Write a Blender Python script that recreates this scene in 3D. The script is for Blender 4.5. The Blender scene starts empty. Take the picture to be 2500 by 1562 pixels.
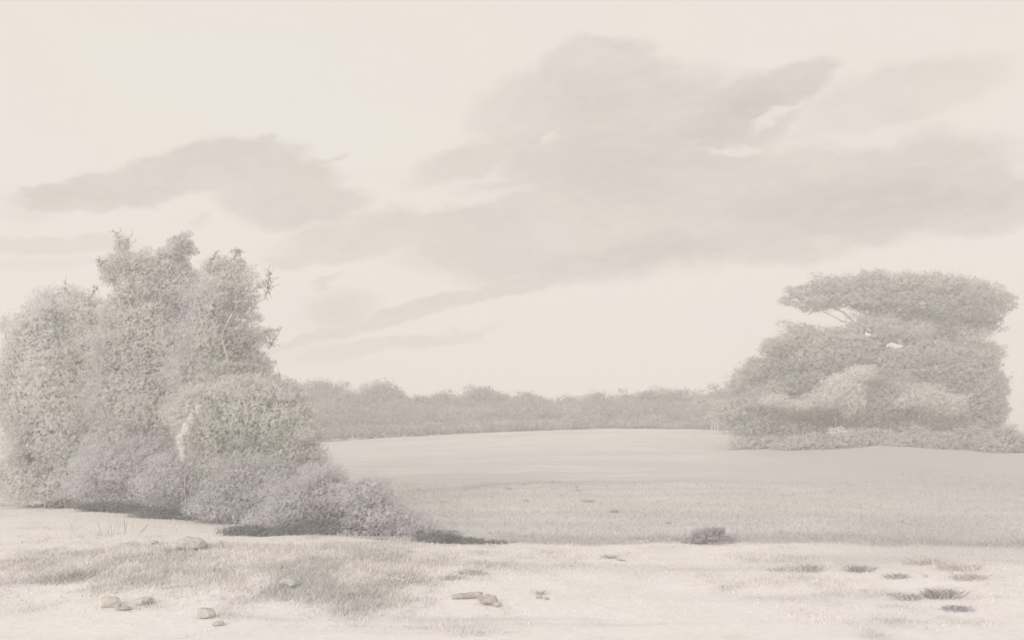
import bpy, math, random
import numpy as np
from mathutils import Vector

# ---------------------------------------------------------------- camera / light / sky
F = 2431.0; CX = 1250.0; HY = 1020.0; H = 3.0      # focal length in photo pixels, centre column, horizon row, eye height
sc = bpy.context.scene
cam_d = bpy.data.cameras.new('camera'); cam = bpy.data.objects.new('camera', cam_d)
sc.collection.objects.link(cam); sc.camera = cam
cam.location = (0, 0, H); cam.rotation_euler = (math.radians(90), 0, 0)
cam_d.sensor_width = 36; cam_d.lens = 36*F/2500; cam_d.shift_y = (HY-781)/2500
cam_d.clip_start = 0.1; cam_d.clip_end = 6000

SUN_EL, SUN_AZ = math.radians(20), math.radians(-150)   # azimuth from +Y towards +X: behind the camera's left shoulder
sun_d = bpy.data.lights.new('sun', 'SUN'); sun_d.energy = 2.7; sun_d.angle = math.radians(40)
sun_d.color = (1.0, .97, .955)
sun = bpy.data.objects.new('sun', sun_d); sc.collection.objects.link(sun)
sd = Vector((math.sin(SUN_AZ)*math.cos(SUN_EL), math.cos(SUN_AZ)*math.cos(SUN_EL), math.sin(SUN_EL)))
sun.rotation_euler = sd.to_track_quat('Z', 'Y').to_euler()
sun.location = (0, 0, 40)
sc.view_settings.view_transform = 'Standard'; sc.view_settings.look = 'None'
sc.view_settings.exposure = 0.0; sc.view_settings.gamma = 1
sc.view_settings.use_curve_mapping = False
sc.cycles.max_bounces = 8; sc.cycles.diffuse_bounces = 6; sc.cycles.transmission_bounces = 6
sc.cycles.volume_bounces = 1
sc.cycles.use_denoising = True

def lin(c):
    return tuple(((v/255)/12.92 if v/255 <= .04045 else ((v/255+.055)/1.055)**2.4) for v in c)

world = bpy.data.worlds.new('World'); sc.world = world; world.use_nodes = True
nt = world.node_tree; nt.nodes.clear()
def wn(t, **kw):
    n = nt.nodes.new(t)
    for k, v in kw.items(): setattr(n, k, v)
    return n
L = nt.links.new
def wmath(op, a, b=None, c=None, clamp=False):
    n = wn('ShaderNodeMath', operation=op, use_clamp=clamp)
    for i, v in enumerate((a, b, c)):
        if v is None: continue
        if isinstance(v, (int, float)): n.inputs[i].default_value = v
        else: L(v, n.inputs[i])
    return n.outputs[0]
def wmix(f, a, b):
    n = wn('ShaderNodeMix', data_type='RGBA')
    for i, v in ((0, f), (6, a), (7, b)):
        if isinstance(v, (int, float)): n.inputs[i].default_value = v
        elif isinstance(v, tuple): n.inputs[i].default_value = (*v, 1)
        else: L(v, n.inputs[i])
    return n.outputs[2]
tc = wn('ShaderNodeTexCoord')
sep = wn('ShaderNodeSeparateXYZ'); L(tc.outputs['Generated'], sep.inputs[0])
az = wmath('ARCTAN2', sep.outputs[0], sep.outputs[1])
el = wmath('ARCSINE', sep.outputs[2])
cmb = wn('ShaderNodeCombineXYZ'); L(az, cmb.inputs[0]); L(el, cmb.inputs[1])
co = cmb.outputs[0]
def wnoise(scale, detail, rough, vec, stretch=None, rot=0.0):
    if stretch:
        m = wn('ShaderNodeMapping'); L(vec, m.inputs[0]); m.inputs['Scale'].default_value = stretch
        m.inputs['Rotation'].default_value = (0, 0, rot); vec = m.outputs[0]
    n = wn('ShaderNodeTexNoise'); n.inputs['Scale'].default_value = scale
    n.inputs['Detail'].default_value = detail; n.inputs['Roughness'].default_value = rough
    L(vec, n.inputs['Vector']); return n
def warp(vec, scale, amt, detail, stretch=None, rot=0.0):
    n = wnoise(scale, detail, .6, vec, stretch, rot)
    s = wn('ShaderNodeVectorMath', operation='SUBTRACT'); L(n.outputs['Color'], s.inputs[0]); s.inputs[1].default_value = (.5, .5, .5)
    m = wn('ShaderNodeVectorMath', operation='MULTIPLY'); L(s.outputs[0], m.inputs[0]); m.inputs[1].default_value = (amt, amt*.6, 0)
    a = wn('ShaderNodeVectorMath', operation='ADD'); L(vec, a.inputs[0]); L(m.outputs[0], a.inputs[1])
    return a.outputs[0]
cw = warp(co, 6.0, .075, 5, (1, 1.7, 1), -.2)
cw = warp(cw, 20.0, .034, 5, (1, 1.6, 1), -.5)
cw = warp(cw, 75.0, .011, 4, (1, 2.2, 1), -.6)
def azel(px, py):
    u, v = (px-CX)/F, (HY-py)/F
    return math.atan(u), math.atan2(v, math.hypot(1, u))
def blob(px, py, rx, ry, rot=0, hard=.45):
    a, e = azel(px, py)
    m = wn('ShaderNodeMapping', vector_type='TEXTURE'); L(cw, m.inputs[0])
    m.inputs['Location'].default_value = (a, e, 0)
    m.inputs['Rotation'].default_value = (0, 0, math.radians(rot))
    m.inputs['Scale'].default_value = (rx/F*1.08, ry/F*1.08, 1)
    l = wn('ShaderNodeVectorMath', operation='LENGTH'); L(m.outputs[0], l.inputs[0])
    r = wn('ShaderNodeMapRange', interpolation_type='SMOOTHSTEP'); L(l.outputs['Value'], r.inputs[0])
    r.inputs[1].default_value = 1.12; r.inputs[2].default_value = hard
    r.inputs[3].default_value = 0; r.inputs[4].default_value = 1
    return r.outputs[0]
def union(bl):
    acc = None
    for b in bl:
        w = b[6] if len(b) > 6 else 1.0
        v = blob(*b[:6])
        if w != 1.0: v = wmath('MULTIPLY', v, w)
        acc = v if acc is None else wmath('MAXIMUM', acc, v)
    return acc
# veil of thin high cloud that makes the whole sky cream, with thicker grey banks in it
veil_n = wnoise(5.0, 4, .55, co, (1, 1.6, 1)).outputs['Fac']
veil_r = wn('ShaderNodeMapRange'); L(veil_n, veil_r.inputs[0]); veil_r.inputs[1].default_value = .4; veil_r.inputs[2].default_value = .6
veil = wmix(veil_r.outputs[0], lin((238, 230, 217)), lin((237, 228, 223)))
cool = union([(560, 170, 420, 130, 0, .2), (750, 300, 300, 120, 0, .2)])
veil = wmix(wmath('MULTIPLY', cool, .75), veil, lin((235, 231, 224)))
banks = union([
 (140,478,80,34,0,.75), (300,458,200,48,11,.7), (530,405,220,58,14,.75), (690,425,150,62,-8,.6), (640,365,60,34,20,.6,.8), (745,500,140,58,0,.6), (660,480,120,60,0,.5,.9), (620,345,60,18,28,.6,.9), (790,392,60,10,12,.5,.8), (820,500,70,12,22,.5,.7), (470,535,50,12,24,.4,.5),
 (130,592,220,24,3,.5,.65), (100,640,190,20,3,.3,.4), (70,500,70,50,0,.3,.35),
 (1480,200,160,105,0,.85,.8), (1620,190,90,60,-20,.6,.6), (1370,300,190,130,15,.6,.85), (1540,380,330,170,10,.75), (1300,520,330,110,15,.7), (1130,400,170,42,22,.5,.8), (1250,260,110,70,20,.5,.6),
 (1760,290,190,80,12,.75), (1920,215,110,45,15,.7), (2180,250,260,75,8,.6,.6), (2050,300,150,50,10,.5,.6), (1620,520,420,140,8,.75), (1400,600,330,90,8,.6),
 (2000,470,420,115,2,.75), (2330,485,165,88,-8,.8), (1450,630,250,60,8,.6), (1000,560,330,52,9,.6,.9), (1180,610,260,40,6,.4,.8), (800,615,180,28,12,.5,.75),
 (1110,735,300,24,14,.5,1.1), (1300,680,150,30,12,.5,1.0), (820,760,120,62,8,.2,1.05), (900,800,300,20,14,.6,.95), (960,845,260,18,10,.6,.9), (780,690,60,14,30,.4,.6), (1190,690,60,30,30,.3,.6), (2050,560,380,60,6,.6,.95), (760,860,140,14,8,.3,.4)])
gaps = union([(480,560,150,28,14,.5,.9), (250,540,170,22,6,.5,.8), (1890,283,80,14,24,.4,.85), (1790,352,70,11,-3,.4,.7), (2120,345,150,30,-4,.2,.8), (1330,330,40,14,35,.2,.7), (1100,490,230,22,12,.3,.8)])
banks = wmath('MULTIPLY', banks, wmath('SUBTRACT', 1.0, gaps))
core = union([(2100,505,400,80,1,.2), (2330,490,130,60,-6,.2), (1800,280,180,60,12,.1), (1560,620,330,45,8,.1), (1560,400,280,110,10,.1,.5), (180,470,130,28,6,.1,.6), (1420,210,120,70,0,.1,.4)])
tex = wnoise(38.0, 5, .6, co, (1, 2.6, 1), -.55).outputs['Fac']
tr = wn('ShaderNodeMapRange'); L(tex, tr.inputs[0]); tr.inputs[1].default_value = .3; tr.inputs[2].default_value = .7; tr.inputs[3].default_value = .78; tr.inputs[4].default_value = 1.1
tex2 = wnoise(11.0, 6, .62, cw, (1, 2.0, 1), -.5).outputs['Fac']
tr2 = wn('ShaderNodeMapRange'); L(tex2, tr2.inputs[0]); tr2.inputs[1].default_value = .34; tr2.inputs[2].default_value = .6; tr2.inputs[3].default_value = .78; tr2.inputs[4].default_value = 1.1
banks = wmath('MULTIPLY', banks, tr2.outputs[0])
banks = wmath('MULTIPLY', banks, tr.outputs[0], clamp=True)
hue = wnoise(9.0, 2, .5, co).outputs['Fac']
bank_c = wmix(wmath('MULTIPLY', wmath('SUBTRACT', hue, .4), 4.0, clamp=True), lin((216, 207, 198)), lin((213, 204, 199)))
bank_c = wmix(wmath('MULTIPLY', core, .9), bank_c, lin((201, 192, 186)))
cloudy = wmix(banks, veil, bank_c)
sky = wn('ShaderNodeTexSky', sky_type='NISHITA'); sky.sun_disc = False
sky.sun_elevation = SUN_EL; sky.sun_rotation = SUN_AZ
sky.dust_density = 3; sky.air_density = .8
skm = wn('ShaderNodeVectorMath', operation='SCALE'); L(sky.outputs[0], skm.inputs[0]); skm.inputs['Scale'].default_value = .1
# 4% of clear sky shines through the veil
final = wmix(.96, skm.outputs[0], cloudy)
bg = wn('ShaderNodeBackground'); L(final, bg.inputs[0]); bg.inputs[1].default_value = 1.0
out = wn('ShaderNodeOutputWorld'); L(bg.outputs[0], out.inputs[0])
world.cycles.sampling_method = 'MANUAL'; world.cycles.sample_map_resolution = 256

# ---------------------------------------------------------------- helpers
rng = np.random.default_rng(7)
COL = sc.collection
def P(px, py, Y):
    """point seen at photo pixel (px, py) at depth Y"""
    return np.array([(px-CX)/F*Y, Y, H+(HY-py)/F*Y])

_perm = np.random.default_rng(3).permutation(512)
_vals = np.random.default_rng(4).random(512)
def vnoise(p):
    """value noise 0..1 at points (N,3)"""
    p = np.asarray(p, float); i = np.floor(p).astype(int); f = p-i; f = f*f*(3-2*f)
    r = 0
    for dx in (0, 1):
        for dy in (0, 1):
            for dz in (0, 1):
                h = _perm[(_perm[(_perm[(i[:, 0]+dx) & 511]+i[:, 1]+dy) & 511]+i[:, 2]+dz) & 511]
                w = (f[:, 0] if dx else 1-f[:, 0])*(f[:, 1] if dy else 1-f[:, 1])*(f[:, 2] if dz else 1-f[:, 2])
                r = r+w*_vals[h]
    return r
def fbm(p, o=3):
    a, s, t = .5, 0, 0
    for k in range(o):
        s = s+a*vnoise(np.asarray(p)*2**k+17.3*k); t += a; a *= .5
    return s/t
def sst(a, b, x):
    t = np.clip((x-a)/(b-a), 0, 1); return t*t*(3-2*t)

RP = np.array([-1500, -400, 300, 700, 1000, 1300, 1500, 1700, 1900, 2150, 2500, 3000, 4500.])
RZ = np.array([0, .2, .35, .35, 1.05, 1.65, 1.9, 1.8, 1.5, 1.4, 1.15, .7, .3])
RY = np.array([100, 100, 100, 100, 100, 100, 100, 100, 80, 64, 58, 56, 56.])
def ground_z(x, y):
    x = np.atleast_1d(np.asarray(x, float)); y = np.atleast_1d(np.asarray(y, float))
    px = CX+x/np.maximum(y, 6)*F
    r = np.interp(px, RP, RZ)
    z = r*sst(32, np.interp(px, RP, RY), y)*(1-sst(104, 150, y))-1.2*sst(106, 150, y)
    # hummock in the left foreground, shallow undulation
    z = z+.34*np.exp(-(((x+6.2)/3.6)**2+((y-19.5)/3.0)**2))
    z = z+.22*np.exp(-(((x+12)/5)**2+((y-27)/4.0)**2))
    q = np.stack([x*.22, y*.16, x*0], -1)
    z = z+(fbm(q, 3)-.5)*.28*sst(8, 20, y)
    q = np.stack([x*1.3, y*1.1, x*0+5], -1)
    z = z+(fbm(q, 2)-.5)*.06
    return z

def new_mesh(name, V, Fc, mat, parent=None, loc=None, col=None, smooth=False):
    V = np.asarray(V, np.float32); me = bpy.data.meshes.new(name)
    if isinstance(Fc, np.ndarray):
        k = Fc.shape[1]; n = len(Fc)
        me.vertices.add(len(V)); me.vertices.foreach_set('co', V.ravel())
        me.loops.add(n*k); me.loops.foreach_set('vertex_index', Fc.astype(np.int32).ravel())
        me.polygons.add(n); me.polygons.foreach_set('loop_start', np.arange(0, n*k, k, dtype=np.int32))
        me.update(calc_edges=True)
    else:
        me.from_pydata([tuple(v) for v in V], [], Fc); me.update()
    if col is not None:
        a = me.color_attributes.new('tint', 'FLOAT_COLOR', 'POINT')
        c = np.ones((len(V), 4), np.float32); c[:, :3] = col
        a.data.foreach_set('color', c.ravel())
    if smooth: me.polygons.foreach_set('use_smooth', np.ones(len(me.polygons), bool))
    me.materials.append(mat); me.validate()
    o = bpy.data.objects.new(name, me); COL.objects.link(o)
    if parent is not None: o.parent = parent
    if loc is not None: o.location = loc
    return o
def tag(o, label, cat, group=None, kind=None):
    if label: o['label'] = label
    if cat: o['category'] = cat
    if group: o['group'] = group
    if kind: o['kind'] = kind
    return o
def thing(name, loc, label, cat, group=None):
    o = bpy.data.objects.new(name, None); COL.objects.link(o); o.location = tuple(float(v) for v in loc)
    o.empty_display_size = .3
    return tag(o, label, cat, group)

def mat(name, base=None, attr=False, rough=.9, trans=0.0, nscale=30, namt=.12, bump=0.0, bscale=20):
    m = bpy.data.materials.new(name); m.use_nodes = True; t = m.node_tree; t.nodes.clear(); l = t.links.new
    o = t.nodes.new('ShaderNodeOutputMaterial')
    b = t.nodes.new('ShaderNodeBsdfPrincipled'); b.inputs['Roughness'].default_value = rough
    b.inputs['Specular IOR Level'].default_value = .15
    if attr:
        a = t.nodes.new('ShaderNodeAttribute'); a.attribute_name = 'tint'; c = a.outputs['Color']
    else:
        a = t.nodes.new('ShaderNodeRGB'); a.outputs[0].default_value = (*base, 1); c = a.outputs[0]
    g = t.nodes.new('ShaderNodeNewGeometry')
    n = t.nodes.new('ShaderNodeTexNoise'); n.inputs['Scale'].default_value = nscale; n.inputs['Detail'].default_value = 4
    l(g.outputs['Position'], n.inputs['Vector'])
    r = t.nodes.new('ShaderNodeMapRange'); l(n.outputs['Fac'], r.inputs[0]); r.inputs[1].default_value = .3; r.inputs[2].default_value = .7
    r.inputs[3].default_value = 1-namt; r.inputs[4].default_value = 1+namt*.6
    v = t.nodes.new('ShaderNodeVectorMath'); v.operation = 'SCALE'; l(c, v.inputs[0]); l(r.outputs[0], v.inputs['Scale'])
    l(v.outputs[0], b.inputs['Base Color'])
    if bump:
        n2 = t.nodes.new('ShaderNodeTexNoise'); n2.inputs['Scale'].default_value = bscale; n2.inputs['Detail'].default_value = 6
        l(g.outputs['Position'], n2.inputs['Vector'])
        bp = t.nodes.new('ShaderNodeBump'); bp.inputs['Strength'].default_value = bump; bp.inputs['Distance'].default_value = .05
        l(n2.outputs['Fac'], bp.inputs['Height']); l(bp.outputs[0], b.inputs['Normal'])
    if trans:
        tr_ = t.nodes.new('ShaderNodeBsdfTranslucent'); l(v.outputs[0], tr_.inputs[0])
        mx = t.nodes.new('ShaderNodeMixShader'); mx.inputs[0].default_value = trans
        l(b.outputs[0], mx.inputs[1]); l(tr_.outputs[0], mx.inputs[2]); l(mx.outputs[0], o.inputs[0])
    else: l(b.outputs[0], o.inputs[0])
    return m
M_leaf = mat('leaf', attr=True, trans=.66, nscale=3, namt=.06)
M_bark = mat('bark', attr=True, nscale=12, namt=.3, bump=.6)
M_stone = mat('stone', attr=True, nscale=9, namt=.2, bump=.8, bscale=12)
M_grass = mat('grass', attr=True, trans=.3, nscale=3, namt=.1)

# ---------------------------------------------------------------- foliage
SAGE = np.array(lin((206, 203, 190))); WARM = np.array(lin((207, 201, 192))); MAUVE = np.array(lin((189, 182, 181)))
SLATE = np.array(lin((178, 178, 172))); STRAW = np.array(lin((226, 220, 206))); COOLG = np.array(lin((200, 202, 198)))
LILAC = np.array(lin((202, 199, 202)))
def unit(v): return v/np.maximum(np.linalg.norm(v, axis=-1, keepdims=True), 1e-9)
def leaves(C, size, width, direc, jit, cols, r, outw=None):
    """one diamond leaf, folded along its midrib, at each point of C"""
    n = len(C); d = unit(np.asarray(direc)[None, :]*np.ones((n, 1))+r.normal(0, jit, (n, 3)))
    s = unit(np.cross(d, r.normal(0, 1, (n, 3)) if outw is None else outw+r.normal(0, .26, (n, 3)))); nn = np.cross(d, s)
    Ls = (size*r.uniform(.55, 1.35, n))[:, None]; W = (width*r.uniform(.6, 1.4, n))[:, None]
    V = np.empty((n, 4, 3))
    V[:, 0] = C-d*Ls*.5; V[:, 1] = C+s*W*.5+nn*W*.15-d*Ls*.08; V[:, 2] = C+d*Ls*.5; V[:, 3] = C-s*W*.5+nn*W*.15-d*Ls*.08
    Fc = np.arange(n*4).reshape(n, 4)
    return V.reshape(-1, 3), Fc, np.repeat(cols, 4, 0)
def crown_points(lobes, Y, dens, r, base, rough=.28, holes=(), clump=.5, inner=.45, ydep=.8):
    out = []; OD = []
    for lb in lobes:
        px, py, rx, ry = lb[:4]; dY = lb[4] if len(lb) > 4 else 0.0; dn = lb[5] if len(lb) > 5 else 1.0
        Yl = Y+dY; c = P(px, py, Yl); k = Yl/F
        R = np.array([rx*k, ydep*(rx*ry)**.5*k*1.1, ry*k])
        n = int(rx*ry*3.14*dens*dn)
        if n < 4: continue
        d = unit(r.normal(0, 1, (n, 3))); rad = inner+(1-inner)*r.random(n)**.6
        st_ = r.random(n) < .07; rad[st_] *= r.uniform(1.0, 1.32, st_.sum())
        w = fbm(d*2.6+np.array([px*.37, py*.21, 0]), 3)*2-1
        w2 = vnoise(d*9+np.array([px*.7, py*.3, 3]))*2-1
        rad = rad*(1+rough*1.5*w+rough*.4*w2)
        out.append(c+d*rad[:, None]*R); OD.append(d)
    Q = np.concatenate(out); OD = np.concatenate(OD)
    # open the crown between sprays of leaves
    k = 2600.0/(Y*28)
    cn = fbm(Q*k*.9+11, 3)
    if clump: kk = cn > (.2+.3*clump)*.86; Q = Q[kk]; OD = OD[kk]
    if len(holes):
        q = Q; pxs = CX+q[:, 0]/q[:, 1]*F; pys = HY-(q[:, 2]-H)/q[:, 1]*F
        keep = np.ones(len(q), bool)
        wob = (fbm(q*1.6/(Y/30), 3)-.5)*1.3+(fbm(q*2.2, 3)-.5)*1.5
        for hx, hy, hrx, hry in holes:
            keep &= ((pxs-hx)/hrx)**2+((pys-hy)/hry)**2+wob > 1
        Q = Q[keep]; OD = OD[keep]
    kk = Q[:, 2] > ground_z(Q[:, 0], Q[:, 1])+.03
    return Q[kk]-base, OD[kk]
def tint(Q, pal, r, freq=.45, var=.08, dark=.1, fac=1.0):
    c1, c2 = pal[0], pal[1]; t = sst(.38, .62, fbm(Q*freq+5, 3))[:, None]
    c = c1*(1-t)+c2*t
    if len(pal) > 2:
        t2 = (sst(.56, .72, fbm(Q*freq*1.7+31, 2))*.8)[:, None]; c = c*(1-t2)+pal[2]*t2
    c = c*(1+(fbm(Q*freq*.9+77, 3)-.5)[:, None]*.45)
    c = c*(1+r.uniform(-var, var, (len(Q), 1)))
    m = r.random(len(Q)) < dark; c[m] *= .87
    return np.clip(np.clip(c, .01, .95)**.5*fac, 0, .95)

def tube(pts, rad, sides=7):
    pts = np.asarray(pts, float); n = len(pts); V = []; Fs = []
    up = np.array([.13, .31, .94])
    for i in range(n):
        t = pts[min(i+1, n-1)]-pts[max(i-1, 0)]; t = t/max(np.linalg.norm(t), 1e-9)
        a = np.cross(t, up); 
        if np.linalg.norm(a) < .1: a = np.cross(t, [1, 0, 0])
        a = a/np.linalg.norm(a); b = np.cross(t, a)
        for s in range(sides):
            th = 2*math.pi*s/sides; V.append(pts[i]+rad[i]*(math.cos(th)*a+math.sin(th)*b))
    for i in range(n-1):
        for s in range(sides):
            s2 = (s+1) % sides; Fs.append((i*sides+s, i*sides+s2, (i+1)*sides+s2, (i+1)*sides+s))
    V.append(pts[0]); V.append(pts[-1]); k = n*sides
    for s in range(sides):
        s2 = (s+1) % sides; Fs.append((k, s2, s, s)); Fs.append((k+1, (n-1)*sides+s, (n-1)*sides+s2, (n-1)*sides+s2))
    return np.array(V), [f if len(set(f)) == 4 else tuple(dict.fromkeys(f)) for f in Fs]
class Parts:
    def __init__(s): s.V = []; s.F = []; s.n = 0; s.C = []
    def add(s, V, Fs, c):
        s.V.append(V); s.F += [tuple(i+s.n for i in f) for f in Fs]; s.C.append(np.ones((len(V), 1))*np.asarray(c)[None, :]); s.n += len(V)
    def build(s, name, m, parent=None, smooth=True, loc=None):
        return new_mesh(name, np.concatenate(s.V), s.F, m, parent, loc, np.concatenate(s.C), smooth)
def wiggle(a, b, n, amp, r):
    a = np.asarray(a, float); b = np.asarray(b, float); t = np.linspace(0, 1, n)[:, None]
    p = a+(b-a)*t; w = np.cumsum(r.normal(0, amp, (n, 3)), 0); w -= w[-1]*t; w[0] = 0
    return p+w
BARK = np.array(lin((196, 190, 182)))
def make_tree(name, label, cat, Y, lobes, base_px, pal, dens=.05, leaf=(12, 4), direc=(.75, .1, .5), jit=.45, seed=1, group=None,
              holes=(), clump=.5, stems=1, bark=BARK, trunk_r=None, rough=.28, big=.35, dark=.1, var=.045, twigs=(), inner=.45, freq=.45, limbs=True, fork=None, shade=1.0, extra=()):
    r = np.random.default_rng(seed)
    x = (base_px-CX)/F*Y; gz = float(ground_z(x, Y)[0]); base = np.array([x, Y, gz-.05])
    root = thing(name, base, label, cat, group)
    k = Y/F
    core_lobes = lobes; sat = []
    for lb in lobes:
        if max(lb[2], lb[3]) < 26: continue
        for _ in range(5 if Y < 40 else 4):
            a = r.uniform(0, 2*math.pi); q_ = r.uniform(.85, 1.15); rr_ = r.uniform(.2, .38)
            cy_ = lb[1]-math.sin(a)*lb[3]*q_
            if math.sin(a) < -.5: continue
            sat.append((lb[0]+math.cos(a)*lb[2]*q_, cy_, lb[2]*rr_*1.2, lb[3]*rr_*.9, (lb[4] if len(lb) > 4 else 0)+r.normal(0, .5)*lb[2]*k, r.uniform(.3, .7)))
    lobes = list(lobes)+sat
    if Y < 40: dens, leaf = dens*2.3, (leaf[0]*.76, leaf[1]*.76)
    else: dens, leaf = dens*1.25, (leaf[0]*.88, leaf[1]*.88)
    Q, O1 = crown_points(lobes, Y, dens, r, base, rough, holes, clump, inner)
    fac = (1.072 if Y < 40 else .79 if Y > 90 else .9)*np.array([.985, .995, 1.035])*shade
    col = tint(Q+base, pal, r, freq*30/Y if Y > 40 else freq, var, dark, fac)
    V, Fc, C = leaves(Q, leaf[0]*k, leaf[1]*k, direc, jit, col, r, O1)
    # broader leaf sprays deeper inside, so that the crown closes
    if big:
        Q2, O2 = crown_points([(a[0], a[1], a[2]*.86, a[3]*.86, *(a[4:])) for a in core_lobes], Y, dens*big, r, base, rough*.8, holes, clump*.85, inner*.6)
        c2 = tint(Q2+base, pal, r, freq*30/Y if Y > 40 else freq, var*.6, 0, fac)
        V2, F2, C2 = leaves(Q2, leaf[0]*2.0*k, leaf[1]*3.2*k, direc, .9, c2, r, O2)
        Fc = np.concatenate([Fc, F2+len(V)]); V = np.concatenate([V, V2]); C = np.concatenate([C, C2])
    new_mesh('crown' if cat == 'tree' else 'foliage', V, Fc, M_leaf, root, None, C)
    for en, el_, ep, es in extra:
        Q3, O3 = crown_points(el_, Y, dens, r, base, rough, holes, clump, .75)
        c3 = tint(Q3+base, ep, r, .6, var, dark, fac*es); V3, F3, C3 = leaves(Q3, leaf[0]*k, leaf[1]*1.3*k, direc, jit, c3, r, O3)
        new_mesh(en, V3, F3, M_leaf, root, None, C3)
    # trunk and limbs
    pt = Parts(); tops = sorted(lobes, key=lambda l: l[1]); cen = np.mean([P(l[0], l[1], Y+(l[4] if len(l) > 4 else 0)) for l in lobes], 0)-base
    hgt = max(P(tops[0][0], tops[0][1], Y)[2]-gz, .5); tr0 = trunk_r or hgt*.022
    for sidx in range(stems):
        off = np.array([(sidx-(stems-1)/2)*tr0*5, r.normal(0, tr0*2), 0])
        fk = np.array([cen[0]*.35, 0, hgt*.38])+off if fork is None else fork-base+off
        pts = wiggle(off, fk, 7, hgt*.008, r); rad = np.linspace(tr0*1.25, tr0*.75, 7); rad[0] *= 1.25
        pt.add(*tube(pts, rad, 9), bark)
        if limbs:
            for li, lb in enumerate(core_lobes):
                if li % stems != sidx: continue
                tgt = P(lb[0], lb[1], Y+(lb[4] if len(lb) > 4 else 0))-base
                if tgt[2] < .3: continue
                st = pts[-1] if tgt[2] > fk[2] else pts[3]
                q = wiggle(st, tgt, 8, np.linalg.norm(tgt-st)*.035, r)
                pt.add(*tube(q, np.linspace(tr0*.5, tr0*.08, 8), 6), bark)
                for _ in range(3):
                    i = r.integers(3, 7); e = q[i]+unit(r.normal(0, 1, 3)+np.array([0, 0, .5]))*lb[2]*k*.75
                    pt.add(*tube(wiggle(q[i], e, 5, lb[2]*k*.04, r), np.linspace(tr0*.16, tr0*.04, 5), 5), bark)
    pt.build('trunk' if cat == 'tree' else 'stem', M_bark, root)
    # bare twigs sticking out of the crown
    for tw in twigs:
        tp = Parts(); pts = np.array([P(a, b, Y+(-.5)) for a, b in tw])-base
        pp = [pts[0]]
        for a, b in zip(pts[:-1], pts[1:]): pp += list(wiggle(a, b, 4, np.linalg.norm(b-a)*.05, r)[1:])
        pp = np.array(pp); tp.add(*tube(pp, np.linspace(1.7, .8, len(pp))*k, 5), bark*.85)
        for i in range(2, len(pp)):
            for _ in range(4):
                e = pp[i]+np.array([r.normal(.1, .8), r.normal(0, .5), r.normal(.2, .8)])*13*k
                tp.add(*tube(wiggle(pp[i], e, 5, 3.4*k, r), np.linspace(.95, .5, 5)*k, 4), bark*.85)
        tp.build('twig', M_bark, root)
    return root

# ---------------------------------------------------------------- ground
nY, nU = 620, 460
Ys = np.concatenate([np.linspace(-20, 8, 30), np.geomspace(8.2, 950, nY-30)])
us = np.linspace(-1, 1, nU); us = np.sign(us)*(np.abs(us)**1.25)
YY, UU = np.meshgrid(Ys, us, indexing='ij')
XX = UU*(np.maximum(YY, 4)*.95+16)
gx, gy = XX.ravel(), YY.ravel(); gz = ground_z(gx, gy)
GV = np.stack([gx, gy, gz], -1)
idx = np.arange(nY*nU).reshape(nY, nU)
GF = np.stack([idx[:-1, :-1], idx[:-1, 1:], idx[1:, 1:], idx[1:, :-1]], -1).reshape(-1, 4)
SAND = np.array(lin((229, 223, 214))); PINK = np.array(lin((230, 223, 219))); DRY = np.array(lin((220, 213, 201)))
MEAD = np.array(lin((195, 192, 184))); MEADL = np.array(lin((203, 198, 191))); MEADV = np.array(lin((191, 187, 183)))
def mixc(a, b, t): return a*(1-t[:, None])+b*t[:, None]
def foreground_edge(x):
    px = np.interp(x, [-14, -13, -9, -7.5, -5, -2.5, 0, 4, 8, 13], [0]*10)  # (kept flat; the line itself is below)
    return np.interp(x, [-30, -16, -12.5, -9.5, -7.0, -5.3, -2.4, -.5, 7.5, 13, 30], [33, 33, 35, 31.5, 27, 25, 23.0, 24, 23.2, 22.5, 21.5])
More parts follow.
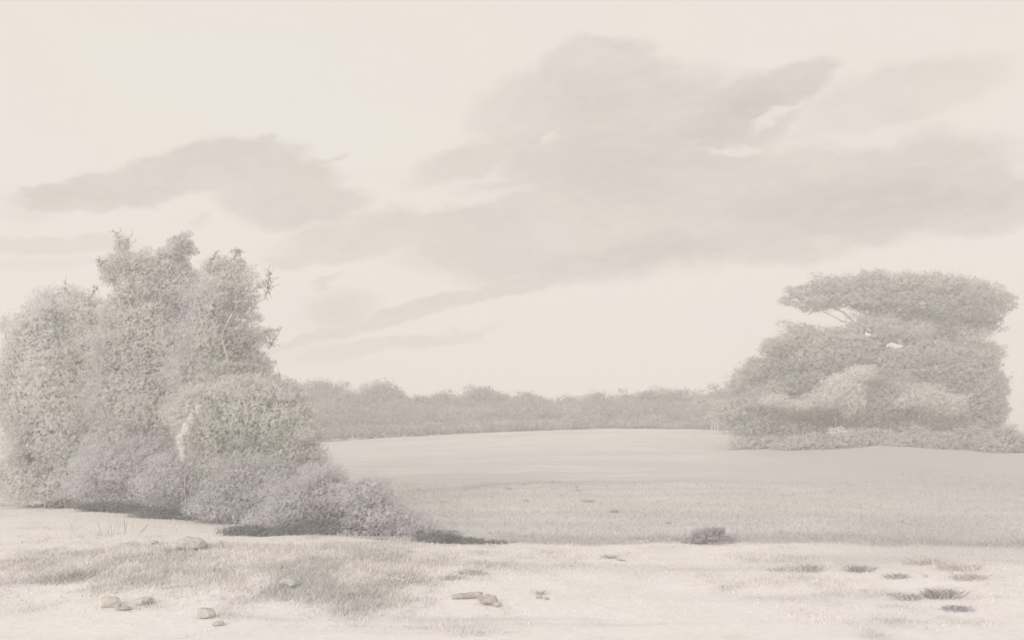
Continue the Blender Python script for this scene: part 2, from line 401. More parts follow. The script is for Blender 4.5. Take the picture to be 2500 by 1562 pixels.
def ground_cover(x, y):
    """colour of what covers the ground, and how grassy it is"""
    q = np.stack([x, y, x*0], -1)
    n1 = fbm(q*[.35, .22, 1], 4); n2 = fbm(q*[1.6, 1.1, 1]+9, 3); n3 = fbm(q*[.08, .05, 1]+3, 3); ns = fbm(q*[.5, 2.2, 1]+21, 4)
    px = CX+x/np.maximum(y, 6)*F
    e = foreground_edge(x)+(n1-.5)*1.6+(n2-.5)*1.0
    far = sst(-.35, .35, y-e)
    c = mixc(SAND, PINK, sst(.42, .58, n1))
    g = sst(.50, .68, n2)*.35*sst(14.5, 17, y)+sst(.58, .7, ns)*.25
    # grassy hummock on the left and the dry strip under the meadow's edge
    hum = np.exp(-(((x+5.6)/4.6)**2+((y-19.0)/3.1)**2)**1.3)
    hum = sst(.12, .95, hum+(n2-.5)*.9+(n1-.5)*1.3+(ns-.5)*.5)
    strip = sst(17.5, 20.5, y+(n1-.5)*5)*(1-far)*.5
    c = mixc(c, DRY, np.clip(g+strip, 0, 1)); c = mixc(c, MEAD*1.0, hum*(.25+.75*sst(.42, .58, fbm(q*[1.1, .9, 1]+60, 4))))
    rf = sst(1850, 2200, px+(n1-.5)*500)*sst(19.0, 21.5, y+(n2-.5)*2.5); c = mixc(c, MEADV, rf*.6)
    # streaks of scant growth across the pale track
    for (a, b, rx, ry, s) in ((-.9, 15.05, 1.9, .16, .6), (1.3, 14.6, 2.0, .10, .4), (4.5, 19.9, 3.5, .35, .45), (-3.6, 14.9, 1.2, .1, .5), (.6, 19.8, 2.4, .5, .4), (8.6, 20.6, 2.5, .6, .5), (5.0, 16.6, 2.6, .45, .3)):
        m = np.exp(-((x-a)/rx)**2-((y-b+.05*(x-a))/ry)**2)*s*(.4+1.2*n2); c = mixc(c, MEADV, np.clip(m, 0, 1))
    m = mixc(MEAD, MEADV, sst(.45, .62, n3)); m = mixc(m, DRY, sst(.52, .68, n1)*.45)
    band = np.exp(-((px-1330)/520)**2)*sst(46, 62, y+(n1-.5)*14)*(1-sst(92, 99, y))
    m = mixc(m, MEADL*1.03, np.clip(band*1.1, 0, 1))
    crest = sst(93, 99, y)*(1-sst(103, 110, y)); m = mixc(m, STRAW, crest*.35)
    st = fbm(q*[.045, .9, 1]+40, 4); m = mixc(m, MEADV*.95, sst(.5, .64, st)*.6); m = mixc(m, MEADL, sst(.56, .4, st)*0+sst(.48, .34, st)*.55)
    line = np.exp(-((y-(42.5+2*np.sin(x*.21)+(n1-.5)*3))/1.0)**2)*sst(-6, 0, x); m = mixc(m, MEADV*.86, np.clip(line*1.0*(.3+1.4*n2), 0, 1))
    rs = sst(1650, 2000, px+(n1-.5)*400)*sst(30, 44, y+(n1-.5)*10); m = mixc(m, np.array(lin((183, 179, 173))), rs*.9)
    mo = fbm(q*[.16, .09, 1]+70, 4); m = m*(1+(mo-.5)*.16)[:, None]
    vio = np.exp(-((px-2230)/190)**2-((y-28)/3.6)**2); m = mixc(m, MEADV*.92, np.clip(vio*.9, 0, 1))
    edge = np.exp(-((y-e-.7)/1.0)**2)*sst(-4, 2, x); m = mixc(m, MEADV*.82, np.clip(edge*1.1*(.2+1.6*n2), 0, 1))
    c = mixc(c, m, far); return c, far, hum
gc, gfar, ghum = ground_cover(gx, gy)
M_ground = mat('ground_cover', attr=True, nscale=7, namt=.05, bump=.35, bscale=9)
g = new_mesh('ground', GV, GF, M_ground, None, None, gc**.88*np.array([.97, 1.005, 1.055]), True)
tag(g, 'pale sandy foreground running into grey green meadow', 'ground', kind='structure')

# grass: short blades everywhere near, thick on the hummock
def blades(n, xr, yr, dens_fn, hgt, colf, seed, wid=.012):
    r = np.random.default_rng(seed)
    y = 1/np.sqrt(r.uniform(1/yr[1]**2, 1/yr[0]**2, n)); x = (r.uniform(xr[0], xr[1], n)-CX)/F*y
    c, far, hum = ground_cover(x, y); dd = dens_fn(x, y, far, hum)
    k = r.random(n) < dd; x, y, c, far, hum = x[k], y[k], c[k], far[k], hum[k]; m = len(x)
    z = ground_z(x, y); h = hgt(x, y, far, hum)*r.uniform(.4, 1.5, m); th = r.uniform(0, 6.28, m)
    w = (wid*y/18*r.uniform(.6, 1.6, m))
    a = np.stack([np.cos(th)*w, np.sin(th)*w, th*0], -1); B = np.stack([x, y, z-.01], -1)
    le = np.stack([r.normal(0, .4, m)*h, r.normal(0, .4, m)*h, h], -1)
    V = np.stack([B-a, B+a, B+le*.55+a*.6, B+le], 1).reshape(-1, 3)
    cc = colf(c, r, m)
    return V, np.arange(m*4).reshape(m, 4), np.repeat(cc, 4, 0)
def gcol(c, r, m):
    v = r.uniform(.9, 1.07, (m, 1)); v[r.random(m) < .12] *= .78; return np.clip((c*v)**.72*np.array([1.0, 1.005, 1.05]), 0, .9)
V, Fc, C = blades(210000, (-150, 2650), (13.5, 44), lambda x, y, f, h: np.clip(.06+.85*h+.55*f+.5*sst(17, 20, y)*sst(.45, .6, fbm(np.stack([x*1.1, y*.8, x*0+4], -1), 3)), 0, 1)*sst(13.8, 16.5, y+h*2),
                  lambda x, y, f, h: .035+.05*h+.035*f, gcol, 5)
tag(new_mesh('grass', V, Fc, M_grass, None, None, C), 'short dry grass over the hummock and meadow', 'grass', kind='stuff')

# ---------------------------------------------------------------- left clump of trees
make_tree('tree', 'round dense tree at the left edge of the big leafy clump', 'tree', 33.5,
 [(150,745,75,50),(85,800,70,60),(215,770,55,60),(50,880,50,90),(140,880,100,100),(240,870,70,90),(70,1000,60,110),(150,1030,100,110),(60,1130,60,80),(150,1150,110,70),(240,1000,70,110),(10,790,14,30,0,.6),(250,795,42,50),(130,960,150,120),(200,1100,130,100),(30,960,40,120)],
 150, (SAGE, WARM, COOLG*.93), dens=.10, leaf=(10, 3.2), seed=11, clump=.62, stems=2, dark=.16, rough=.3, freq=.5,
 twigs=[((170,720),(158,690)),((215,730),(238,705))])
make_tree('tree', 'tallest tree of the left clump, with two knobbly tops against the sky', 'tree', 32.0,
 [(297,600,20,24),(298,640,42,34),(350,645,50,34),(440,602,36,34),(405,620,22,16),(420,655,55,40),(350,700,75,55),(450,715,75,60),(268,672,26,28,0,.7),(250,650,12,16),(380,790,100,75),
  (470,800,85,80),(320,880,90,80),(450,900,110,90),(380,1000,120,100),(300,1080,90,90),(292,765,50,62),(285,840,60,70),(330,970,150,90),(420,830,150,70)],
 390, (WARM, SAGE*.97, MAUVE), dens=.085, leaf=(10, 3.4), seed=12, clump=.5, stems=1, trunk_r=.16, rough=.26, freq=.4, dark=.12,
 twigs=[((292,600),(285,572)),((305,600),(312,585)),((255,660),(240,640))],
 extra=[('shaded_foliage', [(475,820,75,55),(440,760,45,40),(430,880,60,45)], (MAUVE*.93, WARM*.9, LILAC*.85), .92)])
make_tree('tree', 'tree on the right of the left clump with bare crooked twigs poking into the sky', 'tree', 30.5,
 [(530,650,42,28),(565,690,55,48),(585,645,18,22,0,.7),(520,735,65,55),(590,740,40,36,0,.7),(612,772,28,20,0,.5),(560,825,75,55),(632,815,36,22,0,.5),(560,900,80,60),(610,865,36,30,0,.6),(640,945,48,30,0,.8),(560,975,100,70),(625,890,42,40,0,.8),(610,930,60,50),(655,930,30,24,0,.6),(500,900,110,90),(520,820,90,70)],
 540, (WARM, SAGE, MAUVE*.97), dens=.085, leaf=(10, 3.0), seed=13, clump=.6, trunk_r=.12, rough=.32, dark=.18,
 twigs=[((590,715),(630,700),(652,688),(660,665)),((650,688),(655,705),(648,716)),((600,830),(650,812),(680,806)),((645,815),(668,830),(662,845)),((560,640),(575,622),(583,610)),((515,645),(520,625)),((600,770),(622,745)),((640,945),(662,925),(680,920))])
make_tree('bush', 'broad rounded bush bulging out at the right foot of the clump', 'bush', 28.8,
 [(520,1060,75,75),(600,1010,85,75),(670,1035,85,85),(722,1010,45,50),(700,1105,70,75),(560,1130,90,60),(640,1130,90,60),(735,970,22,22,0,.6),(690,960,45,40),(640,970,60,50),(735,1060,45,70),(725,1130,60,60),(480,1010,80,60),(560,960,90,50),(690,1180,80,50),(760,1120,45,50,0,.7),(785,1165,50,35,0,.7)],
 610, (WARM, SAGE, MAUVE*.97), dens=.12, leaf=(9, 3.2), seed=14, shade=.98, clump=.45, stems=4, trunk_r=.04, rough=.32, dark=.12, freq=.6)
make_tree('bush', 'grey green scrub low on the left edge of the clump', 'bush', 32.3,
 [(60,1180,70,50),(150,1190,80,45),(230,1170,60,50),(20,1140,40,60,0,.6)],
 120, (SAGE, WARM), dens=.10, leaf=(10, 3.2), seed=15, clump=.5, stems=3, trunk_r=.03, rough=.25, dark=.15)
SHADE_MAUVE = (MAUVE, MAUVE*.95, SLATE)  # the violet shade under the trees is put into these bushes' colour
for sd_, (nm, bx, Yb, lb) in enumerate((
 ('mauve bush nestled beneath the tallest tree', 300, 31.0, [(300,1140,100,60),(230,1190,70,40),(360,1175,90,55),(380,1110,70,55),(300,1215,110,28),(390,1225,80,30)]),
 ('mauve bush with slate tinged foot left of the pale sapling', 455, 29.2, [(430,1185,100,65),(500,1205,90,60),(440,1140,60,45),(540,1180,70,50)]),
 ('tall mauve bush in front of the broad rounded bush', 600, 27.4, [(590,1195,100,70),(660,1180,80,60),(550,1240,100,40),(680,1230,90,60),(730,1200,70,60)]),
 ('mauve bush with a dark grey green foot near the clump front', 760, 25.8, [(740,1230,95,70),(810,1205,90,50),(680,1270,90,38),(790,1285,110,30),(840,1240,80,60),(780,1170,60,40,0,.7)]),
 ('low mauve bush sloping down at the right tip of the clump', 890, 24.9, [(890,1215,80,40),(930,1260,90,45),(860,1300,110,26),(1000,1290,90,30),(900,1190,50,26,0,.7),(1060,1308,80,20,0,.8)]))):
    make_tree('shade_tinted_bush', nm, 'bush', Yb, lb, bx, SHADE_MAUVE if sd_ != 3 else (MAUVE, MAUVE*.95, SLATE*1.05), dens=.11, leaf=(9, 3.2), seed=30+sd_, clump=.4, stems=4, trunk_r=.025,
              rough=.36, dark=.12, shade=1.02, group='mauve bushes at the foot of the left clump', freq=.7)
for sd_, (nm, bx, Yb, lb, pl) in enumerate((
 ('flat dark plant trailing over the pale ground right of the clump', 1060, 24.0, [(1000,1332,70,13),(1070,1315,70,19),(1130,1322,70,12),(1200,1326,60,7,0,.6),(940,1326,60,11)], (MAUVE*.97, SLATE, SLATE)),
 ('low slate green foliage added as contact shade along the edge beneath the snag', 470, 28.2, [(390,1256,80,20),(470,1265,80,26),(550,1280,70,24)], (SLATE*.9, SLATE, SLATE*.9)),
 ('small low slate foliage added as contact shade on the left where scrub meets bare ground', 240, 32.4, [(110,1240,80,9,0,.7),(190,1232,70,14),(260,1235,50,13)], (SLATE, MAUVE, SLATE)),
 ('dark slate green foliage added as shade under the front mauve bushes', 770, 24.9, [(600,1296,70,16),(690,1306,80,22),(780,1298,95,30),(860,1308,85,24),(940,1320,60,13)], (SLATE*.85, SLATE*.9, SLATE*.85)),
 ('slate foliage line added as contact shade at the foot of the bush beneath the tallest tree', 330, 29.6, [(240,1236,60,12),(300,1240,60,15),(360,1250,60,16)], (SLATE, MAUVE*.9, SLATE)),
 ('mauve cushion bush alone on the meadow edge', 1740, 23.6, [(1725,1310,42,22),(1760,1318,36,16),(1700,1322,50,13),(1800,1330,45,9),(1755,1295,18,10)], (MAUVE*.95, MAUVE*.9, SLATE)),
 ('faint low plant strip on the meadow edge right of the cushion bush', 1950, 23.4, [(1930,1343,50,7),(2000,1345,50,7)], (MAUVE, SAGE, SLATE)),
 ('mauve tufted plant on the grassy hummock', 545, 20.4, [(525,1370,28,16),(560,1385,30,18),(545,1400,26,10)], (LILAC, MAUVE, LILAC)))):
    make_tree('low_plant_or_shade_strip', nm, 'plant', Yb, lb, bx, pl, dens=.14, leaf=(8, 2.8), seed=50+sd_, clump=.35, stems=3, trunk_r=.012, rough=.3, dark=.12, limbs=False, shade=.5 if sd_ < 5 else .85)  # strips along the bush feet are added as contact shade, darkened in colour

make_tree('sapling', 'thin straw pale sapling bent to the right between mauve bushes and the rounded bush', 'sapling', 28.0,
 [(449,1105,9,22),(445,1075,12,22),(456,1048,12,18),(468,1022,8,14,0,.8),(484,998,7,12,0,.7)], 450, (STRAW, STRAW*.97), dens=.16, leaf=(9, 3), seed=71, clump=.3, trunk_r=.018, rough=.4, dark=.05, limbs=False, bark=MAUVE*.75, fork=P(452,1050,28.0))
# ---------------------------------------------------------------- far tree line
ORD = ['first','second','third','fourth','fifth','sixth','seventh','eighth','ninth','tenth','eleventh','twelfth','thirteenth','fourteenth','fifteenth']
line = [  # px, top row, half width, look
 (700, 958, 55, 'low tree half behind the bush in the far tree line'),
 (775, 925, 85, 'broad domed tree, tallest at the left end of the far tree line'),
 (845, 955, 50, 'small tree tucked between two domed trees at the left of the far tree line'),
 (935, 930, 52, 'pointed domed tree standing second from the left skyline bump of the far line'),
 (1015, 962, 50, 'low flat tree in the dip right of the pointed domed tree'),
 (1085, 956, 48, 'low rounded tree left of the squarish bump in the far line'),
 (1180, 941, 52, 'squarish topped tree at the middle left of the far line'),
 (1285, 955, 52, 'smoothly rounded tree right of the squarish topped tree'),
 (1385, 964, 40, 'little ragged tree in the lowest dip of the far line'),
 (1455, 955, 48, 'ragged topped tree at the middle of the far line'),
 (1525, 958, 45, 'flat topped tree between two ragged trees in the far line'),
 (1590, 949, 50, 'tufted tree right of centre in the far line'),
 (1665, 948, 62, 'long low domed tree towards the right of the far line'),
 (1765, 942, 50, 'slanting topped tree standing apart at the right end of the far line'),
 (1850, 952, 50, 'last tree of the far line, touching the big trees at right')]
for i, (px, top, hw, lab) in enumerate(line):
    rr = np.random.default_rng(200+i); Yt = 112+rr.uniform(-3, 4)
    hgt = (1062-top); lb = [(px, top+hgt*.36, hw*1.05, hgt*.37), (px-hw*.6, top+hgt*.5, hw*.75, hgt*.34), (px+hw*.62, top+hgt*.47, hw*.78, hgt*.36), (px, 1022, hw*1.5, 44, -3), (px-hw, 1010, hw*.8, 34, -2),
          (px+rr.uniform(-.6, .6)*hw, top+hgt*.2, hw*.45, hgt*.18), (px+rr.uniform(-1, 1)*hw, top+hgt*.3, hw*.4, hgt*.16)]
    pal = (MAUVE*.98, WARM*.93, MAUVE*.94) if px < 1100 else ((WARM*.95, MAUVE, SAGE*.94) if px < 1700 else (SAGE*.97, WARM*.96))
    make_tree('far_tree', lab, 'tree', Yt, lb, px, pal, dens=.2, leaf=(5.5, 2.8), seed=210+i, direc=(.8, 0, .25), jit=.6, clump=.3, rough=.2, dark=.06,
              group='trees of the far tree line', freq=1.2, big=.5, inner=.5)
for i, (px, hw, lab) in enumerate(((740, 70, 'dark underwood thicket below the left domes of the far line'), (860, 80, 'mauve thicket along the crest at the left of the far line'), (990, 90, 'mauve thicket along the crest below the low flat tree'),
      (1130, 90, 'thicket along the crest below the squarish tree'), (1270, 90, 'thicket on the crest below the smoothly rounded tree'), (1410, 90, 'thicket on the crest in the middle of the far line'),
      (1550, 90, 'thicket on the highest part of the crest'), (1690, 90, 'thicket where the crest starts falling to the right'), (1830, 90, 'thicket at the right end of the crest'))):
    cy = float(np.interp(px, [700, 1000, 1500, 1900], [1068, 1052, 1036, 1048]))
    make_tree('thicket', lab, 'bush', 104.5, [(px-hw*.5, cy-2, hw*.7, 16), (px+hw*.4, cy-5, hw*.75, 18), (px, cy-26, hw*1.1, 30, 3), (px+hw*.6, cy-30, hw*.6, 26, 4)], px,
              (MAUVE*.95, MAUVE*.9, SLATE) if px < 1100 else (MAUVE*.99, WARM*.93, SLATE), dens=.22, leaf=(6, 3), seed=240+i, direc=(.9, 0, .1), jit=.5, clump=.3, rough=.2, stems=3, trunk_r=.06,
              dark=.06, group='thickets along the crest', freq=1.2, big=.5)
make_tree('bush', 'straw pale bush beneath the slanting topped tree', 'bush', 98, [(1735,985,40,10),(1775,992,30,9),(1710,978,20,8)], 1745, (STRAW, STRAW*.97), dens=.25, leaf=(7, 2), seed=260, clump=.2, stems=3, trunk_r=.06, direc=(.9, 0, .2), jit=.3, rough=.2, dark=.1)

# ---------------------------------------------------------------- trees at right
RD = dict(direc=(.95, 0, .12), jit=.38)
make_tree('cedar_tree', 'tall flat topped tree spreading its layered crown at the far right', 'tree', 68,
 [(1955,712,45,20,0,.6),(1925,735,30,14,0,.5),(1990,740,60,25),(2040,698,75,30),(2125,682,55,26),(2205,692,70,30),(2290,695,90,32),(2380,715,60,38),(2450,735,32,26),(2110,728,110,32),(2240,740,130,38),(2360,765,80,40),(2170,770,80,22,0,.7),(2300,800,70,32),(2400,800,45,28,0,.6),(2340,840,40,22,0,.6)],
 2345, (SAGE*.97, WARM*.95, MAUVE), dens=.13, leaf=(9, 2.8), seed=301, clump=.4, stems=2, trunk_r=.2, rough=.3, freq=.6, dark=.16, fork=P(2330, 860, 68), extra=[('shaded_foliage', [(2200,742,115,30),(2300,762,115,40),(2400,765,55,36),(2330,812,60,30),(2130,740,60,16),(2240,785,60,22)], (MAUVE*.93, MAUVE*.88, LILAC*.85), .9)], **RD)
make_tree('tree', 'wide tree under the flat topped crown, small chinks of sky in its leaves', 'tree', 66,
 [(1850,900,46,32,0,.6),(1815,940,44,36,0,.7),(1900,850,50,32,0,.6),(1950,815,50,30,0,.5),(2010,850,75,45),(2100,840,80,50),(2200,860,90,50),(2130,800,70,30,0,.8),(2240,810,50,30,0,.7),(2290,880,70,50),(1990,900,70,40),(1900,895,45,32,0,.5),(1850,915,38,28,0,.5),
  (1930,935,80,40),(1990,960,80,40),(2100,960,80,50),(2180,900,90,60),(2280,930,80,60),(2340,980,80,60),(2200,1000,100,50),(2050,870,90,50),(2150,815,60,34),(2330,900,80,60),(2420,980,40,50,0,.6),(1960,880,90,50),(2250,860,90,50),(2100,1000,120,50),(2300,1000,110,50),(1990,1010,110,40),(2220,960,90,50),(2380,900,60,70),(2060,900,70,50),(2170,930,80,50),(2360,850,50,50,0,.5),(2410,870,38,40,0,.4),(2350,930,70,60),(2420,930,40,40,0,.4)],
 2160, (WARM, SAGE, WARM*.95), dens=.17, leaf=(9, 3.4), seed=302, clump=.32, stems=2, trunk_r=.12, rough=.3, freq=.6, dark=.1, limbs=False,
 holes=[(2055,935,40,32),(2100,908,34,13),(2025,968,56,15),(2070,978,20,24),(2255,968,50,26),(2310,985,44,26),(2185,843,30,12),(2280,832,10,16),(2120,812,14,14),(2190,793,22,5),(1890,970,34,12),(1960,985,44,9)], **RD)
make_tree('tree', 'low spreading tree at the left foot of the right hand trees', 'tree', 64,
 [(1790,1010,60,34),(1860,985,60,40),(1930,1000,80,35),(2000,1010,70,30),(1820,1005,45,30),(1890,955,40,22,0,.7),(1850,1040,80,36),(1940,1050,90,36)],
 1900, (WARM*.97, SAGE*.97), dens=.16, leaf=(8, 3.2), seed=303, clump=.35, trunk_r=.14, rough=.2, freq=.6, dark=.06,
 holes=[(1890,978,34,10),(1955,992,44,8)], **RD)
make_tree('tree', 'rounded grey tree standing between the two straw pale bushes at right', 'tree', 63,
 [(2160,990,70,50),(2200,950,40,36),(2120,1020,70,35),(2220,1030,80,35)],
 2165, (WARM*.96, MAUVE*1.04), dens=.13, leaf=(8, 3.2), seed=304, clump=.3, trunk_r=.14, rough=.2, freq=.6, dark=.06, **RD)
make_tree('tree', 'rounded warm grey tree closing the right end of the wood', 'tree', 64,
 [(2400,990,55,60),(2370,1040,80,50),(2410,950,40,40,0,.7),(2300,1050,70,40),(2430,1010,30,40)],
 2390, (WARM*.97, WARM*.93), dens=.13, leaf=(8, 3.2), seed=305, clump=.3, trunk_r=.14, rough=.22, freq=.6, dark=.06, **RD)
make_tree('bush', 'straw pale bush standing out before the left part of the right hand wood', 'bush', 61.2, [(2055,945,60,45),(2100,910,40,22),(2020,975,60,24),(2080,985,40,34),(1960,985,50,16),(1890,975,40,16)], 2050, (STRAW, STRAW*.96, DRY), dens=.17, leaf=(9, 2.4), seed=311, clump=.55, stems=1, trunk_r=.03, bark=MAUVE*.8, limbs=False, rough=.5, dark=.1, shade=1.1, big=.2, direc=(.8, 0, .5), jit=.25)
make_tree('bush', 'straw pale bush standing out before the right part of the right hand wood', 'bush', 60.8, [(2255,970,60,34),(2310,985,60,32),(2210,985,30,14)], 2270, (STRAW, STRAW*.96, DRY), dens=.17, leaf=(9, 2.4), seed=312, clump=.55, stems=1, trunk_r=.03, bark=MAUVE*.8, limbs=False, rough=.5, dark=.1, shade=1.1, big=.2, direc=(.9, 0, .2), jit=.25)
for i, (px, rx, ry, Yb, pl, lab) in enumerate((
 (1870, 80, 24, 63, 1, 'grey bush at the left end of the bushes under the right hand trees'), (1985, 85, 26, 61, 0, 'sage bush below the low spreading tree'),
 (2110, 85, 28, 60, 1, 'grey bush below the left straw pale bush'), (2240, 90, 30, 59, 0, 'sage bush below the right straw pale bush'), (2360, 90, 34, 58, 1, 'grey bush under the tree that closes the wood'),
 (2450, 60, 44, 56, 0, 'sage bush touching the right frame edge'))):
    gp = HY+(H-float(ground_z((px-CX)/F*Yb, Yb)[0]))*F/Yb; py = gp-ry*.45
    make_tree('bush', lab, 'bush', Yb, [(px, py, rx, ry), (px-rx*.6, py+ry*.25, rx*.6, ry*.8), (px+rx*.55, py+ry*.2, rx*.65, ry*.85), (px+rx*.1, py-ry*.5, rx*.4, ry*.6)], px, ((SAGE*.97, WARM*.97), (WARM*.97, SAGE*.95), (SAGE*.95, MAUVE, LILAC))[pl],
              dens=.16, leaf=(8, 3), seed=320+i, clump=.3, stems=3, trunk_r=.03, rough=.35, freq=.6, dark=.07, group='bushes under the right hand trees', limbs=False, shade=1.05, **RD)

# ---------------------------------------------------------------- stones, clods, tufts
def rock(name, label, px, py, wpx, hpx, col, seed, cat='stone', squash=.8, sink=.25, patch=None):
    r = np.random.default_rng(seed)
    Y = H*F/(py+hpx*.4-HY)
    for _ in range(4):
        x = (px-CX)/F*Y; z = float(ground_z(x, Y)[0]); Y = (H-z)*F/(py+hpx*.4-HY)
    k = Y/F; bpy_me = []
    n1, n2 = 34, 22
    th = np.linspace(0, 2*math.pi, n1, endpoint=False); ph = np.linspace(.02, math.pi-.02, n2)
    PH, TH = np.meshgrid(ph, th, indexing='ij')
    D = np.stack([np.sin(PH)*np.cos(TH), np.sin(PH)*np.sin(TH), np.cos(PH)], -1).reshape(-1, 3)
    # facets: cut by random planes, then roughen
    rad = np.ones(len(D))
    for _ in range(14):
        nrm = unit(r.normal(0, 1, 3)); d = r.uniform(.62, .9); dt = D@nrm
        rad = np.minimum(rad, np.where(dt > .05, d/np.maximum(dt, .05), 9))
    rad *= 1+(fbm(D*3+seed, 3)-.5)*.35
    V = D*rad[:, None]*np.array([wpx*.56*k, wpx*.42*k, hpx*.62*k]); V[:, 2] += hpx*.5*k*(1-sink)
    idx = np.arange(n1*n2).reshape(n2, n1); Fs = []
    for i in range(n2-1):
        for j in range(n1): Fs.append((idx[i, j], idx[i+1, j], idx[i+1, (j+1) % n1], idx[i, (j+1) % n1]))
    Fs.append(tuple(idx[0])); Fs.append(tuple(idx[-1][::-1]))
    c = col*(.88+.3*fbm(V/k*.06+3, 3))[:, None]
    o = new_mesh(name, V, [tuple(int(q) for q in f) for f in Fs], M_stone, None, (x, Y, z), c, False)
    tag(o, label, cat); return o
GREY = np.array(lin((180, 175, 169))); PALE = np.array(lin((194, 189, 183)))
rock('stone', 'tapering grey stone alone on the bare sand at bottom left', 502, 1496, 46, 26, PALE*.93, 1)
rock('stone', 'flat chip of stone touching the lower right of the lone tapering stone', 535, 1521, 30, 12, GREY, 2)
rock('stone', 'larger pale rounded stone at the hummock foot, left of two', 268, 1468, 52, 26, PALE, 3)
rock('stone', 'smaller pale rounded stone at the hummock foot, right of two', 348, 1466, 44, 20, PALE*.95, 4)
rock('stone', 'thin dark slab lying in front of the two pale stones', 300, 1484, 40, 9, GREY, 5)
rock('stone', 'small oval pale stone on the hummock top near its back', 365, 1325, 42, 16, PALE, 6)
rock('rock', 'large flat oval rock on the hummock beside the mauve plant', 462, 1330, 88, 36, PALE*.93, 7, 'rock')
rock('rock', 'blue grey wedge shaped rock under a tuft of thin stalks', 697, 1424, 44, 30, np.array(lin((176, 176, 178))), 8, 'rock')
rock('clod', 'humped earth clod at the middle of the bare foreground', 1190, 1464, 46, 24, GREY, 9, 'clod')
rock('clod', 'crumbling lower end of the humped earth clod', 1213, 1475, 22, 12, GREY*1.03, 10, 'clod')
rock('stone', 'small dark stone right of the log in the bare foreground', 1316, 1455, 16, 10, GREY, 11)
rock('clod', 'tiny clod beside the small dark stone', 1334, 1460, 14, 7, GREY, 12, 'clod')
# short log left of the clod
r = np.random.default_rng(5)
Yl = H*F/(1466-HY); a = P(1104, 1464, Yl); b = P(1178, 1461, Yl+.1); zz = float(ground_z(a[0], a[1])[0]); a[2] = zz+.035; b[2] = float(ground_z(b[0], b[1])[0])+.05
pt = Parts(); pt.add(*tube(wiggle(np.zeros(3), b-a, 8, .008, r), np.array([.035, .045, .05, .05, .055, .055, .06, .05]), 10), GREY)
o = pt.build('log', M_bark, None, True, tuple(a)); tag(o, 'short grey log lying against the humped earth clod', 'log')

def tuft(name, label, cat, px, py, wpx, hpx, n, col, seed, group=None, spread=.5, wid=1.3, leaf=None):
    r = np.random.default_rng(seed); Y = (H-.05)*F/(py-HY)
    for _ in range(3):
        x = (px-CX)/F*Y; z = float(ground_z(x, Y)[0]); Y = (H-z)*F/(py-HY)
    k = Y/F; w = wpx*k; h = hpx*k
    B = np.stack([r.normal(0, .28, n)*w, r.normal(0, .3, n)*w*.8, np.zeros(n)-.01], -1)
    gzv = ground_z(B[:, 0]+x, B[:, 1]+Y)-z; B[:, 2] += gzv
    if n > 30: h *= .72; spread = .8; n_old = n
    lean = np.stack([r.normal(0, spread, n)+B[:, 0]/max(w, .01)*1.2, r.normal(0, spread, n), np.ones(n)], -1)
    hh = (h*r.uniform(.35, 1.15, n))[:, None]; T = B+lean*hh; Mid = B+lean*hh*.5+np.array([0, 0, 1])*hh*.1
    th = r.uniform(0, 3.14, n); ww = (wid*k*r.uniform(.6, 1.4, n))[:, None]; s = np.stack([np.cos(th), np.sin(th), th*0], -1)*ww
    V = np.stack([B-s*.6, B+s*.6, Mid+s, T, Mid-s], 1).reshape(-1, 3)
    Fc = np.arange(n*5).reshape(n, 5); cc = np.repeat(np.clip(col*r.uniform(.78, 1.12, (n, 1)), 0, .9)**.72*np.array([.98, .98, 1.03]), 5, 0)
    o = new_mesh(name, V, Fc, M_grass, None, (x, Y, z), cc); tag(o, label, cat, group); return o
SLATE_T = SLATE; SLATE = np.array(lin((204, 198, 191)))
G = 'dark tufts dotted over the foreground'
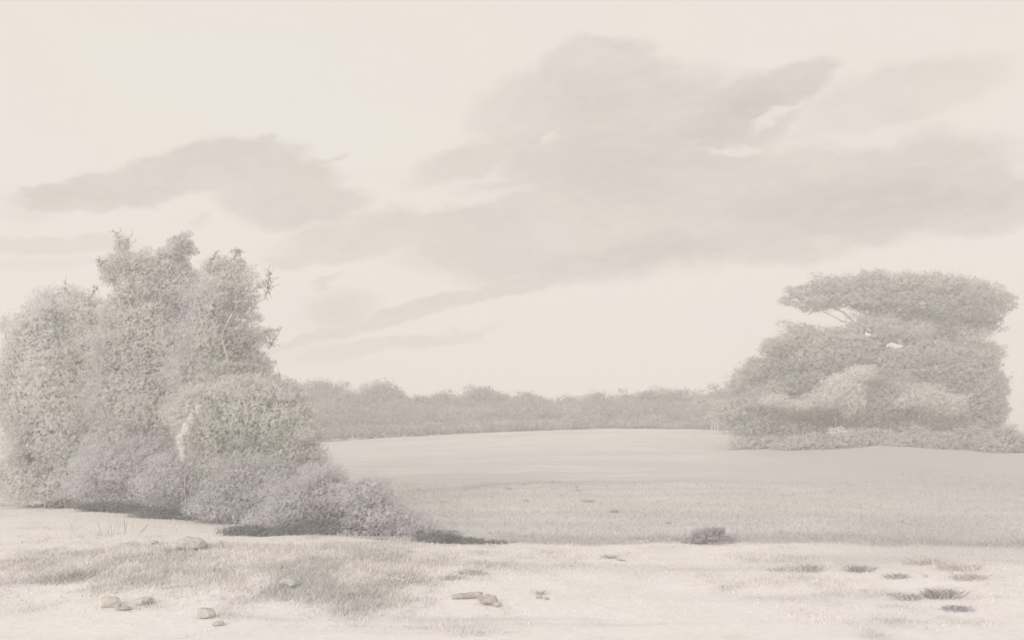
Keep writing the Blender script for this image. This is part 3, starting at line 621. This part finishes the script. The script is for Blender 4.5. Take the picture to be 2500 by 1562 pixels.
tufts = [
 (1975, 1392, 60, 22, 260, SLATE, 'feathery grey tuft right of centre on the pale ground'),
 (1900, 1390, 60, 9, 160, SAGE*.92, 'thin low tuft left of the feathery grey tuft'),
 (2095, 1394, 36, 22, 220, MAUVE*.95, 'little mauve tuft between two grey ones'),
 (2190, 1410, 40, 18, 200, SLATE, 'grey tuft under the violet slope'),
 (2215, 1462, 38, 22, 260, SLATE, 'small grey tuft left of the big dark one at lower right'),
 (2180, 1452, 30, 12, 120, SAGE*.9, 'faint tuft at the left end of the lower right row'),
 (2300, 1458, 60, 30, 500, SLATE*.92, 'big dark peaked tuft at lower right'),
 (2335, 1488, 60, 16, 350, MAUVE*.9, 'ragged mauve tuft trailing off the big dark one'),
 (2360, 1412, 70, 20, 260, SLATE*1.05, 'wide thin tuft above the big dark one'),
 (2260, 1375, 80, 20, 260, SLATE*1.05, 'blurred grey tuft on the violet slope edge'),
 (2340, 1390, 90, 22, 260, SLATE*1.08, 'long grey tuft on the violet slope edge at far right'),
 (1490, 1362, 26, 14, 120, SAGE*.9, 'round tuft just under the middle meadow edge'),
 (1520, 1368, 12, 8, 50, SAGE*.9, 'tiny tuft right of the round one under the meadow edge'),
 (1318, 1450, 14, 18, 70, SLATE, 'upright sprig growing behind the small dark stone'),
 (1150, 1400, 60, 16, 260, SAGE*.88, 'grey green tuft right of the grassy hummock'),
 (1100, 1412, 60, 14, 200, SAGE*.9, 'low tuft at the right tip of the grassy hummock'),
 (1660, 1318, 40, 16, 160, SLATE*1.05, 'wispy tuft touching the left of the cushion bush'),
 (1560, 1325, 50, 12, 160, SLATE*1.08, 'wispy tuft on the meadow edge left of the cushion bush'),
 (1435, 1225, 18, 12, 110, SLATE, 'dark dot of a tuft in the middle of the meadow'),
 (1500, 1250, 18, 12, 110, SLATE, 'dark dot of a tuft lower right of the middle one in the meadow'),
 (1240, 1194, 14, 9, 80, SLATE, 'dark dot of a tuft on the faint furrow'),
 (1635, 1277, 12, 9, 70, SLATE, 'small dark dot of a tuft above the cushion bush'),
 (1086, 1226, 24, 8, 90, SLATE*1.03, 'flat tuft in the meadow near the mauve bushes'),
 (1410, 1197, 22, 8, 90, SLATE*1.03, 'flat tuft on the faint furrow right of the first dot'),
 (1283, 1223, 14, 8, 70, SLATE*1.03, 'faint tuft left of the middle dot in the meadow'),
 (2260, 1408, 6, 16, 14, SLATE, 'single upright stalk right of the grey tuft'),
 (880, 1455, 90, 20, 380, SLATE*1.05, 'dark tuft at the foot of the hummock beside white flowers'),
 (180, 1410, 110, 26, 500, SAGE*.93, 'thick grey tuft on the shaded left end of the hummock'),
 (60, 1370, 90, 14, 300, SAGE*.93, 'thin tuft at the left frame edge below the bank'),
]
for i, (px, py, w, h, n, c, lab) in enumerate(tufts):
    tuft('grass_tuft', lab, 'grass tuft', px, py, w, h, n, c, 400+i, G)
tuft('stalks', 'sparse tall stalks rising from the left part of the hummock', 'stalks', 270, 1306, 130, 48, 16, GREY*.9, 450, None, .25, .8)
tuft('stalks', 'fan of thin stalks above the blue grey wedge rock', 'stalks', 690, 1405, 60, 52, 14, GREY*.85, 451, None, .35, .8)
# white flowers
r = np.random.default_rng(9); Yf = H*F/(1432-HY); xf = (975-CX)/F*Yf; zf = float(ground_z(xf, Yf)[0]); kf = Yf/F
root = thing('flower_clump', (xf, Yf, zf), 'patch of tiny white flowers at the right of the grassy hummock', 'flowers')
n = 420; B = np.stack([r.normal(0, 26, n)*kf, r.normal(0, 30, n)*kf, r.uniform(2, 11, n)*kf], -1)
V, Fc, C = leaves(B, 4*kf, 4*kf, (1, 0, .2), 1.0, np.array(lin((240, 235, 232)))*r.uniform(.92, 1, (n, 1)), r)
new_mesh('blossom', V, Fc, M_grass, root, None, C)
S = Parts()
for i in range(0, n, 3): S.add(*tube([B[i]*[1, 1, 0]+[0, 0, -.02], B[i]], [.004, .003], 4), SAGE)
S.build('stem', M_grass, root)

# ---------------------------------------------------------------- haze
M_haze = bpy.data.materials.new('haze'); M_haze.use_nodes = True; t = M_haze.node_tree; t.nodes.clear()
o_ = t.nodes.new('ShaderNodeOutputMaterial'); v_ = t.nodes.new('ShaderNodeVolumePrincipled')
v_.inputs['Color'].default_value = (.975, .955, .93, 1); v_.inputs['Density'].default_value = .006
v_.inputs['Anisotropy'].default_value = .0
t.links.new(v_.outputs[0], o_.inputs['Volume'])
x0, x1, y0, y1, z0, z1 = -960, 960, -60, 990, -4, 16
V = [(x, y, z) for x in (x0, x1) for y in (y0, y1) for z in (z0, z1)]
hz = new_mesh('haze', V, [(0, 1, 3, 2), (4, 6, 7, 5), (0, 4, 5, 1), (2, 3, 7, 6), (0, 2, 6, 4), (1, 5, 7, 3)], M_haze)
tag(hz, 'pale mist filling the air over the meadow', 'haze', kind='stuff')
